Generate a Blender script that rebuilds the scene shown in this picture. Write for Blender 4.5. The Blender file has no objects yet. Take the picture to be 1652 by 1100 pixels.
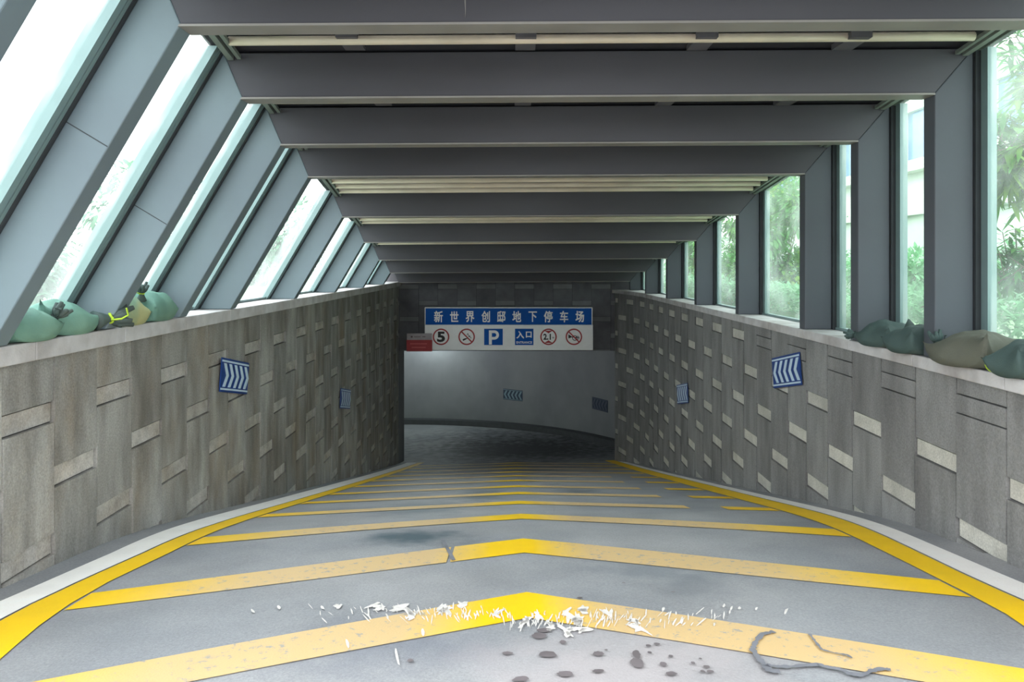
import bpy, bmesh, math, random
from mathutils import Vector, Matrix, noise
random.seed(7)
C = bpy.context.scene.collection
EYE = 1.60                      # camera height; all h values below are relative to the eye
F = 1240.0                      # focal length in pixels of a 1652 px wide frame

# ------------------------------------------------------------------ camera
cd = bpy.data.cameras.new('camera'); cam = bpy.data.objects.new('camera', cd); C.objects.link(cam)
cam.location = (0, 0, EYE); cam.rotation_euler = (math.radians(90), 0, 0)
cd.sensor_width = 36.0; cd.lens = 36.0 * F / 1652.0; cd.shift_y = -125.0 / 1652.0
cd.clip_start = 0.05; cd.clip_end = 400
bpy.context.scene.camera = cam
# ------------------------------------------------------------------ sky: bright overcast
w = bpy.data.worlds.new('overcast_sky'); bpy.context.scene.world = w; w.use_nodes = True
nt = w.node_tree; nt.nodes.clear()
wo = nt.nodes.new('ShaderNodeOutputWorld'); bg = nt.nodes.new('ShaderNodeBackground')
tc = nt.nodes.new('ShaderNodeTexCoord'); sp = nt.nodes.new('ShaderNodeSeparateXYZ'); rp = nt.nodes.new('ShaderNodeValToRGB')
nt.links.new(tc.outputs['Generated'], sp.inputs[0]); nt.links.new(sp.outputs['Z'], rp.inputs[0])
rp.color_ramp.elements[0].position = 0.0; rp.color_ramp.elements[0].color = (.84, .87, .88, 1)
rp.color_ramp.elements[1].position = 0.6; rp.color_ramp.elements[1].color = (.97, .98, 1.0, 1)
nt.links.new(rp.outputs[0], bg.inputs[0]); bg.inputs[1].default_value = 1.75
nt.links.new(bg.outputs[0], wo.inputs[0])
vs = bpy.context.scene.view_settings
vs.view_transform = 'Standard'; vs.look = 'None'; vs.gamma = 1; vs.use_curve_mapping = False
vs.exposure = 1.65
cy = bpy.context.scene.cycles
cy.use_denoising = True; cy.max_bounces = 10; cy.diffuse_bounces = 6; cy.transparent_max_bounces = 24
cy.sample_clamp_indirect = 6.0

# ------------------------------------------------------------------ helpers
def tag(o, label=None, cat=None, group=None, kind=None):
    if label: o['label'] = label
    if cat: o['category'] = cat
    if group: o['group'] = group
    if kind: o['kind'] = kind
    return o
def empty(name, loc, rz=0):
    o = bpy.data.objects.new(name, None); C.objects.link(o); o.location = loc; o.rotation_euler = (0, 0, rz)
    o.empty_display_size = .1; return o
class MB:
    def __init__(s): s.v = []; s.f = []; s.m = []
    def add(s, vs_, fs, m=0):
        b = len(s.v); s.v += [tuple(p) for p in vs_]; s.f += [tuple(b + i for i in f) for f in fs]; s.m += [m] * len(fs)
    def box(s, x0, x1, y0, y1, z0, z1, m=0):
        s.add([(x0,y0,z0),(x1,y0,z0),(x1,y1,z0),(x0,y1,z0),(x0,y0,z1),(x1,y0,z1),(x1,y1,z1),(x0,y1,z1)],
              [(0,3,2,1),(4,5,6,7),(0,1,5,4),(1,2,6,5),(2,3,7,6),(3,0,4,7)], m)
    def hexa(s, p, m=0):        # eight points: bottom ring then top ring
        s.add(p, [(0,3,2,1),(4,5,6,7),(0,1,5,4),(1,2,6,5),(2,3,7,6),(3,0,4,7)], m)
    def prism(s, poly, a, b, m=0, fn=None):   # poly in (x,z), extruded along y (or mapped with fn(x,z,t))
        fn = fn or (lambda x, z, t: (x, t, z)); n = len(poly)
        s.add([fn(x, z, a) for x, z in poly] + [fn(x, z, b) for x, z in poly],
              [tuple(range(n)), tuple(range(2*n-1, n-1, -1))] + [(i, i+n, (i+1) % n + n, (i+1) % n) for i in range(n)], m)
    def tube(s, pts, r, n=8, m=0):
        pts = [Vector(p) for p in pts]; vs_ = []; N = len(pts)
        for i, p in enumerate(pts):
            d = (pts[min(i+1, N-1)] - pts[max(i-1, 0)]).normalized()
            a = d.cross(Vector((0, 0, 1)))
            if a.length < .1: a = d.cross(Vector((1, 0, 0)))
            a.normalize(); b = d.cross(a); rr = r[i] if isinstance(r, (list, tuple)) else r
            vs_ += [p + a * math.cos(2*math.pi*k/n) * rr + b * math.sin(2*math.pi*k/n) * rr for k in range(n)]
        fs = [(i*n+k, i*n+(k+1) % n, (i+1)*n+(k+1) % n, (i+1)*n+k) for i in range(N-1) for k in range(n)]
        fs += [tuple(range(n-1, -1, -1)), tuple((N-1)*n+k for k in range(n))]
        s.add(vs_, fs, m)
    def build(s, name, mats, parent=None, smooth=False, loc=None, bevel=0, fix=True):
        me = bpy.data.meshes.new(name); me.from_pydata(s.v, [], s.f)
        for mm in (mats if isinstance(mats, (list, tuple)) else [mats]): me.materials.append(mm)
        me.polygons.foreach_set('material_index', s.m)
        if fix:
            bm = bmesh.new(); bm.from_mesh(me); bmesh.ops.recalc_face_normals(bm, faces=bm.faces); bm.to_mesh(me); bm.free()
        if smooth: me.polygons.foreach_set('use_smooth', [True] * len(me.polygons))
        o = bpy.data.objects.new(name, me); C.objects.link(o)
        if parent: o.parent = parent
        if loc: o.location = loc
        if bevel:
            md = o.modifiers.new('bevel', 'BEVEL'); md.width = bevel; md.segments = 2; md.limit_method = 'ANGLE'
        return o
def struct(o): o['kind'] = 'structure'; return o

# ------------------------------------------------------------------ materials
def mat(name, base, rough=.6, metal=0, spec=.5, var=.12, scale=6, col2=None, bump=0, bscale=60, coord='Object', stretch=(1,1,1), island=0, detail=6, c2w=(.45,.7), coat=0, speck=0, stain=None):
    m = bpy.data.materials.new(name); m.use_nodes = True; t = m.node_tree; N = t.nodes; L = t.links
    b = N['Principled BSDF']; b.inputs['Roughness'].default_value = rough; b.inputs['Metallic'].default_value = metal
    b.inputs['Specular IOR Level'].default_value = spec; b.inputs['Coat Weight'].default_value = coat
    tcn = N.new('ShaderNodeTexCoord'); mp = N.new('ShaderNodeMapping'); mp.inputs['Scale'].default_value = stretch
    L.new(tcn.outputs[coord], mp.inputs[0])
    n1 = N.new('ShaderNodeTexNoise'); n1.inputs['Scale'].default_value = scale; n1.inputs['Detail'].default_value = detail
    L.new(mp.outputs[0], n1.inputs['Vector'])
    mr = N.new('ShaderNodeMapRange'); mr.inputs[1].default_value = .3; mr.inputs[2].default_value = .7
    mr.inputs[3].default_value = 1 - var; mr.inputs[4].default_value = 1 + var; L.new(n1.outputs['Fac'], mr.inputs[0])
    col = N.new('ShaderNodeRGB'); col.outputs[0].default_value = (*base, 1); src = col.outputs[0]
    if col2:
        n2 = N.new('ShaderNodeTexNoise'); n2.inputs['Scale'].default_value = scale * .37; n2.inputs['Detail'].default_value = 5
        L.new(mp.outputs[0], n2.inputs['Vector'])
        r2 = N.new('ShaderNodeMapRange'); r2.inputs[1].default_value = c2w[0]; r2.inputs[2].default_value = c2w[1]; L.new(n2.outputs['Fac'], r2.inputs[0])
        mx = N.new('ShaderNodeMix'); mx.data_type = 'RGBA'; L.new(r2.outputs[0], mx.inputs[0]); L.new(src, mx.inputs[6]); mx.inputs[7].default_value = (*col2, 1); src = mx.outputs[2]
    if stain:
        mp2 = N.new('ShaderNodeMapping'); mp2.inputs['Scale'].default_value = (1, 1.3, .5); L.new(tcn.outputs[coord], mp2.inputs[0])
        n5 = N.new('ShaderNodeTexNoise'); n5.inputs['Scale'].default_value = 1.5; n5.inputs['Detail'].default_value = 8; n5.inputs['Roughness'].default_value = .62; L.new(mp2.outputs[0], n5.inputs['Vector'])
        r5 = N.new('ShaderNodeMapRange'); r5.inputs[1].default_value = .5; r5.inputs[2].default_value = .68; r5.inputs[4].default_value = .5; L.new(n5.outputs['Fac'], r5.inputs[0])
        m5 = N.new('ShaderNodeMix'); m5.data_type = 'RGBA'; L.new(r5.outputs[0], m5.inputs[0]); L.new(src, m5.inputs[6]); m5.inputs[7].default_value = (*stain, 1); src = m5.outputs[2]
    hs = N.new('ShaderNodeHueSaturation'); L.new(src, hs.inputs['Color'])
    val = mr.outputs[0]
    if speck:
        n4 = N.new('ShaderNodeTexNoise'); n4.inputs['Scale'].default_value = 85; n4.inputs['Detail'].default_value = 3; n4.inputs['Roughness'].default_value = .7; L.new(tcn.outputs[coord], n4.inputs['Vector'])
        r4 = N.new('ShaderNodeMapRange'); r4.inputs[1].default_value = .3; r4.inputs[2].default_value = .7; r4.inputs[3].default_value = 1-speck; r4.inputs[4].default_value = 1+speck; L.new(n4.outputs['Fac'], r4.inputs[0])
        m4 = N.new('ShaderNodeMath'); m4.operation = 'MULTIPLY'; L.new(val, m4.inputs[0]); L.new(r4.outputs[0], m4.inputs[1]); val = m4.outputs[0]
    if island:
        g = N.new('ShaderNodeNewGeometry'); r3 = N.new('ShaderNodeMapRange'); r3.inputs[3].default_value = 1 - island; r3.inputs[4].default_value = 1 + island
        L.new(g.outputs['Random Per Island'], r3.inputs[0]); mu = N.new('ShaderNodeMath'); mu.operation = 'MULTIPLY'
        L.new(val, mu.inputs[0]); L.new(r3.outputs[0], mu.inputs[1]); val = mu.outputs[0]
    L.new(val, hs.inputs['Value']); L.new(hs.outputs[0], b.inputs['Base Color'])
    if bump:
        n3 = N.new('ShaderNodeTexNoise'); n3.inputs['Scale'].default_value = bscale; n3.inputs['Detail'].default_value = 4; L.new(tcn.outputs[coord], n3.inputs['Vector'])
        bp = N.new('ShaderNodeBump'); bp.inputs['Strength'].default_value = bump; bp.inputs['Distance'].default_value = .01
        L.new(n3.outputs['Fac'], bp.inputs['Height']); L.new(bp.outputs[0], b.inputs['Normal'])
    return m
def lin(r, g, b): return tuple(((c/255)/12.92 if c/255 <= .04045 else ((c/255+.055)/1.055)**2.4) for c in (r, g, b))

M = {}
M['steel'] = mat('grey_blue_painted_steel', lin(114,130,136), .5, .0, .35, var=.07, scale=1.6, col2=lin(108,120,128), bump=.05, bscale=30)
M['beam'] = mat('shaded_dirty_steel', lin(80,79,85), .55, .0, .3, var=.12, scale=1.4, col2=lin(70,69,74), bump=.05, bscale=30, stretch=(.5,1,1.6))  # column steel made darker: shade and dirt of the beams put into the colour
M['upright'] = mat('shaded_grey_painted_steel', lin(80,85,92), .5, .0, .3, var=.08, scale=1.6, col2=lin(84,82,90), bump=.05, bscale=30)  # same steel; shade on the right-hand columns is put into a darker colour
M['bar'] = mat('pale_green_aluminium_bar', lin(126,148,148), .4, .2, .5, var=.05)
M['flange'] = mat('floor_lit_flange', lin(136,132,128), .5, var=.12, scale=3)  # light bounced off the floor is put into this paler underside colour
M['bar2'] = mat('grey_green_edge_rail', lin(120,128,122), .5)
M['gasket'] = mat('dark_rubber_gasket', lin(52,56,60), .7)
M['deck'] = mat('dark_roof_panel', lin(46,45,52), .8, var=.1)
M['slat'] = mat('cream_painted_slat', lin(224,208,188), .35, .0, .6, var=.12, scale=3)
M['clip'] = mat('grey_bracket_metal', lin(92,90,96), .6)
M['coping'] = mat('pale_stone_coping', lin(192,190,191), .75, var=.12, scale=9, col2=lin(166,160,158), bump=.25, bscale=90, island=.06)
M['slabL'] = mat('brown_grey_split_stone', lin(151,150,147), .85, var=.26, scale=5, col2=lin(116,111,104), bump=.5, bscale=70, stretch=(1,1.6,.45), island=.16, c2w=(.42,.72), detail=9, speck=.22, stain=lin(128,112,92))
M['slabR'] = mat('grey_split_stone', lin(132,132,132), .85, var=.16, scale=5, col2=lin(112,111,111), bump=.45, bscale=70, stretch=(1,1.6,.45), island=.12, detail=9, speck=.22)
M['blockL'] = mat('pale_rough_stone_block', lin(178,175,171), .85, var=.2, scale=9, col2=lin(152,145,136), bump=.6, bscale=60, island=.10, speck=.22, stain=lin(150,134,112))
M['blockR'] = mat('pale_smooth_stone_block', lin(192,190,182), .8, var=.1, scale=9, col2=lin(172,170,162), bump=.3, bscale=60, island=.08, speck=.22)
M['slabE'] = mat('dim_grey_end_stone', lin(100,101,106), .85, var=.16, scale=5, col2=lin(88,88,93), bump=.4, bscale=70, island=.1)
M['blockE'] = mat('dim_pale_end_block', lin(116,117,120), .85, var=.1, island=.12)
M['mortar'] = mat('dark_joint_mortar', lin(62,60,60), .95)
M['plaster'] = mat('white_tunnel_plaster', lin(128,130,134), .75, var=.05, scale=2, col2=lin(116,118,124))
M['kerb'] = mat('dark_concrete_kerb', lin(70,72,76), .85, var=.12)
M['dimnavy'] = mat('dark_navy_sheeting', lin(14,40,66), .6)  # darker sheeting colours for the signs on the curved wall
M['dimpale'] = mat('dull_pale_sheeting', lin(112,138,150), .6)
M['dimpale2'] = mat('dark_slate_sheeting', lin(66,72,92), .6)
M['blue'] = mat('blue_sign_sheeting', lin(0,84,170), .5, .0, .15, var=.05, scale=3)
M['navy'] = mat('navy_blue_sign_sheeting', lin(22,62,132), .35, var=.05)
M['white'] = mat('white_sign_sheeting', lin(248,248,248), .45, var=.03)
M['pale'] = mat('pale_blue_reflective_sheeting', lin(196,216,232), .4, var=.03)
M['red'] = mat('red_sign_sheeting', lin(164,40,46), .45, var=.06)
M['black'] = mat('black_sign_print', lin(24,24,28), .5)
M['greyp'] = mat('grey_sign_band', lin(168,160,164), .5)
M['bag'] = mat('green_woven_sandbag', lin(98,138,126), .75, .0, .35, var=.12, scale=5, col2=lin(116,148,130), bump=.25, bscale=140)
M['bagd'] = mat('dark_green_woven_sandbag', lin(66,84,82), .75, .0, .35, var=.14, scale=4, col2=lin(84,86,80), bump=.25, bscale=140)
M['bagb'] = mat('brownish_green_sandbag', lin(92,94,84), .75, .0, .35, var=.14, scale=4, col2=lin(74,84,80), bump=.25, bscale=140)
M['bagy'] = mat('yellowed_green_sandbag', lin(136,166,142), .75, .0, .35, var=.12, scale=5, col2=lin(176,176,128), bump=.25, bscale=140, c2w=(.5,.62))
M['twine'] = mat('dark_green_cord', lin(42,58,54), .8)
M['lime'] = mat('lime_green_cord', lin(176,206,60), .7)
M['leafA'] = mat('glossy_green_leaf', lin(52,122,34), .45, var=.3, scale=3, col2=lin(140,168,24), island=.3)
M['leafB'] = mat('mid_green_leaf', lin(70,132,52), .6, var=.3, scale=2, col2=lin(146,172,50), island=.3)
M['leafC'] = mat('pale_green_leaf', lin(122,178,128), .6, var=.25, scale=2, island=.25)
M['leafD'] = mat('grey_green_leaf', lin(84,132,100), .6, var=.25, scale=2, island=.25)
M['bark'] = mat('brown_bark', lin(110,98,84), .9, bump=.5)
M['ground'] = mat('pale_outdoor_ground', lin(128,148,118), .9, var=.2, scale=2, col2=lin(92,130,76))
M['road'] = mat('outdoor_road_concrete', lin(160,160,158), .9)
M['render'] = mat('white_building_render', lin(200,204,198), .8, var=.06, scale=1)
M['bwin'] = mat('blue_building_glass', lin(60,116,160), .15, .2, .8)
M['wood'] = mat('weathered_white_wall', lin(196,204,194), .85, var=.1, scale=1.5)
for k in ('leafA', 'leafB', 'leafC', 'leafD'):
    b_ = M[k].node_tree.nodes['Principled BSDF']
    b_.inputs['Transmission Weight'].default_value = 0
    t_ = M[k].node_tree; tr = t_.nodes.new('ShaderNodeBsdfTranslucent'); ad = t_.nodes.new('ShaderNodeMixShader'); ad.inputs[0].default_value = .4
    hs_ = [n for n in t_.nodes if n.type == 'HUE_SAT'][0]; t_.links.new(hs_.outputs[0], tr.inputs[0])
    t_.links.new(b_.outputs[0], ad.inputs[1]); t_.links.new(tr.outputs[0], ad.inputs[2])
    t_.links.new(ad.outputs[0], t_.nodes['Material Output'].inputs[0])
def glass_mat(name, tint, haze, hz0, hz1):
    m = bpy.data.materials.new(name); m.use_nodes = True; t = m.node_tree; N = t.nodes; L = t.links; N.clear()
    out = N.new('ShaderNodeOutputMaterial'); tr = N.new('ShaderNodeBsdfTransparent'); tr.inputs[0].default_value = (*tint, 1)
    tl = N.new('ShaderNodeBsdfTranslucent'); tl.inputs[0].default_value = (*haze, 1)
    gl = N.new('ShaderNodeBsdfGlossy'); gl.inputs['Roughness'].default_value = .03
    fr = N.new('ShaderNodeValue'); fr.outputs[0].default_value = .03
    tcn = N.new('ShaderNodeTexCoord'); n = N.new('ShaderNodeTexNoise'); n.inputs['Scale'].default_value = 2.2; n.inputs['Detail'].default_value = 7
    L.new(tcn.outputs['Object'], n.inputs['Vector'])
    r = N.new('ShaderNodeMapRange'); r.inputs[1].default_value = .35; r.inputs[2].default_value = .7; r.inputs[3].default_value = hz0; r.inputs[4].default_value = hz1
    L.new(n.outputs['Fac'], r.inputs[0])
    a = N.new('ShaderNodeMixShader'); L.new(r.outputs[0], a.inputs[0]); L.new(tr.outputs[0], a.inputs[1]); L.new(tl.outputs[0], a.inputs[2])
    b = N.new('ShaderNodeMixShader'); L.new(fr.outputs[0], b.inputs[0]); L.new(a.outputs[0], b.inputs[1]); L.new(gl.outputs[0], b.inputs[2])
    L.new(b.outputs[0], out.inputs[0]); return m
M['glassR'] = glass_mat('dusty_green_tinted_glass', (.90,.97,.95), (.90,.98,.95), .04, .24)
M['glassL'] = glass_mat('dusty_clear_glass', (.94,.98,.98), (.94,.98,.98), .03, .18)

# floor: worn grey epoxy with damp patches, darker towards the tunnel
def floor_mat():
    m = mat('worn_grey_ramp_coating', lin(157,158,161), .62, .0, .4, var=.10, scale=2.2, col2=lin(134,138,144), bump=.3, bscale=110, c2w=(.4,.7), detail=8, speck=.16)
    t = m.node_tree; N = t.nodes; L = t.links
    b = N['Principled BSDF']; src = b.inputs['Base Color'].links[0].from_socket
    tcn = N.new('ShaderNodeTexCoord')
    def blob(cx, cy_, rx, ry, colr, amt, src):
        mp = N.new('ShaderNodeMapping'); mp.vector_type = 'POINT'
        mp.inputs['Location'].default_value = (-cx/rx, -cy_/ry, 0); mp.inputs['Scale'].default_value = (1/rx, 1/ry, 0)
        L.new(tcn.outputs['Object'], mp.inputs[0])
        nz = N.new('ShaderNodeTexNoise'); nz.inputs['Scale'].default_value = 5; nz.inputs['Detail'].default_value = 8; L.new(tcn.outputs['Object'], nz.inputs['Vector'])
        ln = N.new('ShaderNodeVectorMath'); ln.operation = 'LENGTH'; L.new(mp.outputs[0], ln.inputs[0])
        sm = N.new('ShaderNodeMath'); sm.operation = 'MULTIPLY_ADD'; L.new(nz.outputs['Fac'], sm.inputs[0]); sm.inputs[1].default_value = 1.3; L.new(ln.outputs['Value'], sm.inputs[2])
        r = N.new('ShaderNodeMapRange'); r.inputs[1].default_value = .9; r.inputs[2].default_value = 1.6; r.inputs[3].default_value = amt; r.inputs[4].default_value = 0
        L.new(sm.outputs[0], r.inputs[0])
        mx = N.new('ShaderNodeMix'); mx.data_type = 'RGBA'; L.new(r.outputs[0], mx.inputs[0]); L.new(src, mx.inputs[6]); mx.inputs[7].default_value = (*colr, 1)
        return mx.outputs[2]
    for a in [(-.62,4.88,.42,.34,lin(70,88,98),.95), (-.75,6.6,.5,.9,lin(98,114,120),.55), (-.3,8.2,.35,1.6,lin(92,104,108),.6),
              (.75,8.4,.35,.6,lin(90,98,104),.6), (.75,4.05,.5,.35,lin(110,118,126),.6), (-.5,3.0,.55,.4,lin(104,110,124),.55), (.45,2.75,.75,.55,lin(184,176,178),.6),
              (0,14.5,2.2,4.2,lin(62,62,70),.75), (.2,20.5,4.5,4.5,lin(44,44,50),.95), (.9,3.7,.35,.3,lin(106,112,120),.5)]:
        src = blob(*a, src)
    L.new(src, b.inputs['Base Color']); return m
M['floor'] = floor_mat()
def paint_mat(name, fresh, worn, floorc, w0, w1, wear):
    m = mat(name, fresh, .55, .0, .4, var=.06, scale=4, bump=.2, bscale=110)
    t = m.node_tree; N = t.nodes; L = t.links; b = N['Principled BSDF']; src = b.inputs['Base Color'].links[0].from_socket
    tcn = N.new('ShaderNodeTexCoord'); sx = N.new('ShaderNodeSeparateXYZ'); L.new(tcn.outputs['Object'], sx.inputs[0])
    ab = N.new('ShaderNodeMath'); ab.operation = 'ABSOLUTE'; L.new(sx.outputs[0], ab.inputs[0])
    r = N.new('ShaderNodeMapRange'); r.inputs[1].default_value = w0; r.inputs[2].default_value = w1; r.inputs[3].default_value = 1; r.inputs[4].default_value = 0; L.new(ab.outputs[0], r.inputs[0])
    r.interpolation_type = 'SMOOTHSTEP'
    cen = N.new('ShaderNodeMapRange'); cen.inputs[1].default_value = .12; cen.inputs[2].default_value = .45; L.new(ab.outputs[0], cen.inputs[0])  # between the wheel paths the paint is fresher
    mu = N.new('ShaderNodeMath'); mu.operation = 'MULTIPLY'; L.new(r.outputs[0], mu.inputs[0]); L.new(cen.outputs[0], mu.inputs[1])
    mx = N.new('ShaderNodeMix'); mx.data_type = 'RGBA'; L.new(mu.outputs[0], mx.inputs[0]); L.new(src, mx.inputs[6]); mx.inputs[7].default_value = (*worn, 1)
    n = N.new('ShaderNodeTexNoise'); n.inputs['Scale'].default_value = 22; n.inputs['Detail'].default_value = 10; n.inputs['Roughness'].default_value = .75; L.new(tcn.outputs['Object'], n.inputs['Vector'])
    th = N.new('ShaderNodeMapRange'); th.inputs[1].default_value = .56; th.inputs[2].default_value = .62; L.new(n.outputs['Fac'], th.inputs[0])
    m2 = N.new('ShaderNodeMath'); m2.operation = 'MULTIPLY'; L.new(th.outputs[0], m2.inputs[0])
    ad = N.new('ShaderNodeMath'); ad.operation = 'MULTIPLY_ADD'; L.new(mu.outputs[0], ad.inputs[0]); ad.inputs[1].default_value = wear; ad.inputs[2].default_value = .04
    L.new(ad.outputs[0], m2.inputs[1])
    mx2 = N.new('ShaderNodeMix'); mx2.data_type = 'RGBA'; L.new(m2.outputs[0], mx2.inputs[0]); L.new(mx.outputs[2], mx2.inputs[6]); mx2.inputs[7].default_value = (*floorc, 1)
    L.new(mx2.outputs[2], b.inputs['Base Color']); return m
M['yel'] = paint_mat('yellow_chevron_paint', lin(250,204,8), lin(214,184,134), lin(150,152,156), 1.2, 2.0, .8)
M['yel2'] = paint_mat('yellow_edge_paint', lin(252,206,0), lin(246,190,10), lin(150,152,156), .1, .2, .1)
M['wht'] = paint_mat('white_edge_paint', lin(253,251,248), lin(236,232,228), lin(140,140,144), .1, .2, .1)
M['scuff'] = mat('white_scuffed_paint', lin(226,222,218), .6, var=.14, scale=30)
M['oil'] = mat('dark_oil_spot', lin(116,109,112), .5, var=.2)
M['crack'] = mat('dark_grey_crack_filler', lin(122,124,132), .7, var=.2)

# ------------------------------------------------------------------ ramp floor
KN = [(-3,-1.28),(0,-1.31),(2,-1.40),(3,-1.475),(3.9,-1.60),(4.45,-1.66),(4.96,-1.735),(5.4,-1.82),(6.3,-2.02),(7.3,-2.25),(9.6,-2.77),(12,-3.31),(14.3,-3.82),(17.2,-4.45),(19,-4.78),(21,-5.03),(25,-5.25),(32,-5.35),(40,-5.4)]
def interp(d):
    if d <= KN[0][0]: return KN[0][1]
    for (a, za), (b, zb) in zip(KN, KN[1:]):
        if d <= b: return za + (zb-za)*(d-a)/(b-a)
    return KN[-1][1]
def fz(x, d): return EYE + sum(interp(d + o) for o in (-.45,-.3,-.15,0,.15,.3,.45))/7 + .012*x
def invert(px, py):             # floor point seen at a pixel of the photograph
    lo, hi = 1.5, 25.0; best = None
    for i in range(1200):
        d = lo + (hi-lo)*i/1200; x = (px-826)/F*d; e = abs(425 - F*(fz(x, d)-EYE)/d - py)
        if best is None or e < best[0]: best = (e, x, d)
    c = best[2]
    for i in range(-25, 26):
        d = c + i*.001; x = (px-826)/F*d; e = abs(425 - F*(fz(x, d)-EYE)/d - py)
        if e < best[0]: best = (e, x, d)
    return best[1], best[2]
m = MB(); xs = [-9,-7,-5.5,-4.2,-3.4,-2.7,-2,-1,0,1,2,2.7,3.4,4.2]; ds = [-6+.25*i for i in range(140)]
for i in range(len(ds)):
    for x in xs: m.v.append((x, ds[i], fz(x, ds[i])))
nx = len(xs)
for i in range(len(ds)-1):
    for j in range(nx-1):
        if ds[i] < 16.9 and not (-2.9 < (xs[j]+xs[j+1])/2 < 2.9): continue
        m.f.append((i*nx+j, i*nx+j+1, (i+1)*nx+j+1, (i+1)*nx+j)); m.m.append(0)
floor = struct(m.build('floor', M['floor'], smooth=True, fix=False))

def decal_strip(L_, R_, name, ma, lift, parent, seg=.12):
    """a painted band between two poly-lines of (x, d) with matching parameters"""
    m = MB(); P = []
    for k in range(len(L_)-1):
        (a, b), (c, d) = (L_[k], L_[k+1]), (R_[k], R_[k+1])
        n = max(1, int(max(math.dist(a, b), math.dist(c, d))/seg))
        for i in range(n + (k == len(L_)-2)):
            t = i/n; P.append(((a[0]+(b[0]-a[0])*t, a[1]+(b[1]-a[1])*t), (c[0]+(d[0]-c[0])*t, c[1]+(d[1]-c[1])*t)))
    for p, q in P: 
        m.v.append((p[0], p[1], fz(*p)+lift)); mx_, md_ = (p[0]+q[0])/2, (p[1]+q[1])/2
        m.v.append((mx_, md_, fz(mx_, md_)+lift)); m.v.append((q[0], q[1], fz(*q)+lift))
    for i in range(len(P)-1):
        for j in (0, 1): m.f.append((3*i+j, 3*i+j+1, 3*i+j+4, 3*i+j+3)); m.m.append(0)
    o = m.build(name, ma, parent, smooth=True)
    if o.data.polygons[0].normal.z < 0: o.data.flip_normals()
    return o
far = [9, 12, 15, 17.4]
LD = [1.2, 2.4, 2.9, 3.25, 3.55, 3.9, 4.5, 5.5]
decal_strip([(x, d) for x, d in zip([-1.75,-1.86,-1.93,-2.0,-2.04,-2.05,-2.0,-1.98], LD)] + [(-1.99,d) for d in far], [(x, d) for x, d in zip([-2.08,-2.14,-2.18,-2.205,-2.215,-2.2,-2.15,-2.125], LD)] + [(-2.135,d) for d in far], 'yellow_edge_line', M['yel2'], .006, floor)
decal_strip([(x, d) for x, d in zip([-2.1,-2.155,-2.195,-2.22,-2.23,-2.215,-2.165,-2.14], LD)] + [(-2.15,d) for d in far], [(x, d) for x, d in zip([-2.3,-2.37,-2.39,-2.4,-2.4,-2.38,-2.345,-2.36], LD)] + [(-2.38,d) for d in far], 'white_edge_line', M['wht'], .006, floor)
decal_strip([(x, d) for x, d in zip([1.85,1.96,2.04,2.09,2.1,2.1,2.09,2.09], LD)] + [(2.1,d) for d in far], [(x, d) for x, d in zip([2.22,2.27,2.28,2.28,2.27,2.265,2.27,2.30], LD)] + [(2.33,d) for d in far], 'yellow_edge_line', M['yel2'], .006, floor)
decal_strip([(x, d) for x, d in zip([2.235,2.285,2.295,2.295,2.285,2.28,2.285,2.315], LD)] + [(2.345,d) for d in far], [(x, d) for x, d in zip([2.44,2.46,2.46,2.46,2.46,2.45,2.44,2.46], LD)] + [(2.47,d) for d in far], 'white_edge_line', M['wht'], .006, floor)
tops = [2.5, 3.65, 4.77, 5.96, 7.2, 8.4, 9.55, 10.8, 12.05, 13.3, 14.6, 15.9, 17.0]
for k, T in enumerate(tops):
    cx = .07; s = .50 if k > 1 else .54; th = .37 if k < 3 else .34; te = th*.74
    def top(x): return T - s*abs(x-cx)
    def bot(x):
        u = abs(x-cx)/2; return T - th - s*abs(x-cx) + (th-te)*u
    def edge_at(xs_, d):
        for (a, xa), (b, xb) in zip(zip(LD+far, xs_), zip((LD+far)[1:], xs_[1:])):
            if d <= b: return xa + (xb-xa)*(d-a)/(b-a)
        return xs_[-1]
    EL = [-1.75,-1.86,-1.93,-2.0,-2.04,-2.05,-2.0,-1.98]+[-1.99]*4; ER = [1.85,1.96,2.04,2.09,2.1,2.1,2.09,2.09]+[2.1]*4
    def end(fn_, E_, sg, x=2.0):
        x *= sg
        for _ in range(8): x = edge_at(E_, fn_(x)) - sg*.012
        return x
    xl_, xr_ = -2.0, 2.0; ends = (end(top, EL, -1), end(top, ER, 1), end(bot, EL, -1), end(bot, ER, 1))
    X = [xl_, cx-1.2, cx-.5, cx, cx+.5, cx+1.2, xr_]
    if k < 1: continue
    segs = [X]
    if 4 <= k <= 8: segs = [[xl_, cx-1, cx, cx+1, 1.45], [1.72, xr_]]
    if k == 2: segs = [[xl_, cx-1.2, cx-.43], [cx-.41, cx, cx+.5, cx+1.2, xr_]]
    for xs_ in segs:
        # mitre the outer ends along the edge line
        q_ = lambda x, i: ends[i] if x == xl_ else ends[i+1] if x == xr_ else x
        Lp = [(q_(x, 0), top(q_(x, 0))) for x in xs_]; Rp = [(q_(x, 2), bot(q_(x, 2))) for x in xs_]
        decal_strip(Lp, Rp, 'chevron_stripe', M['yel'], .004, floor)

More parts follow.
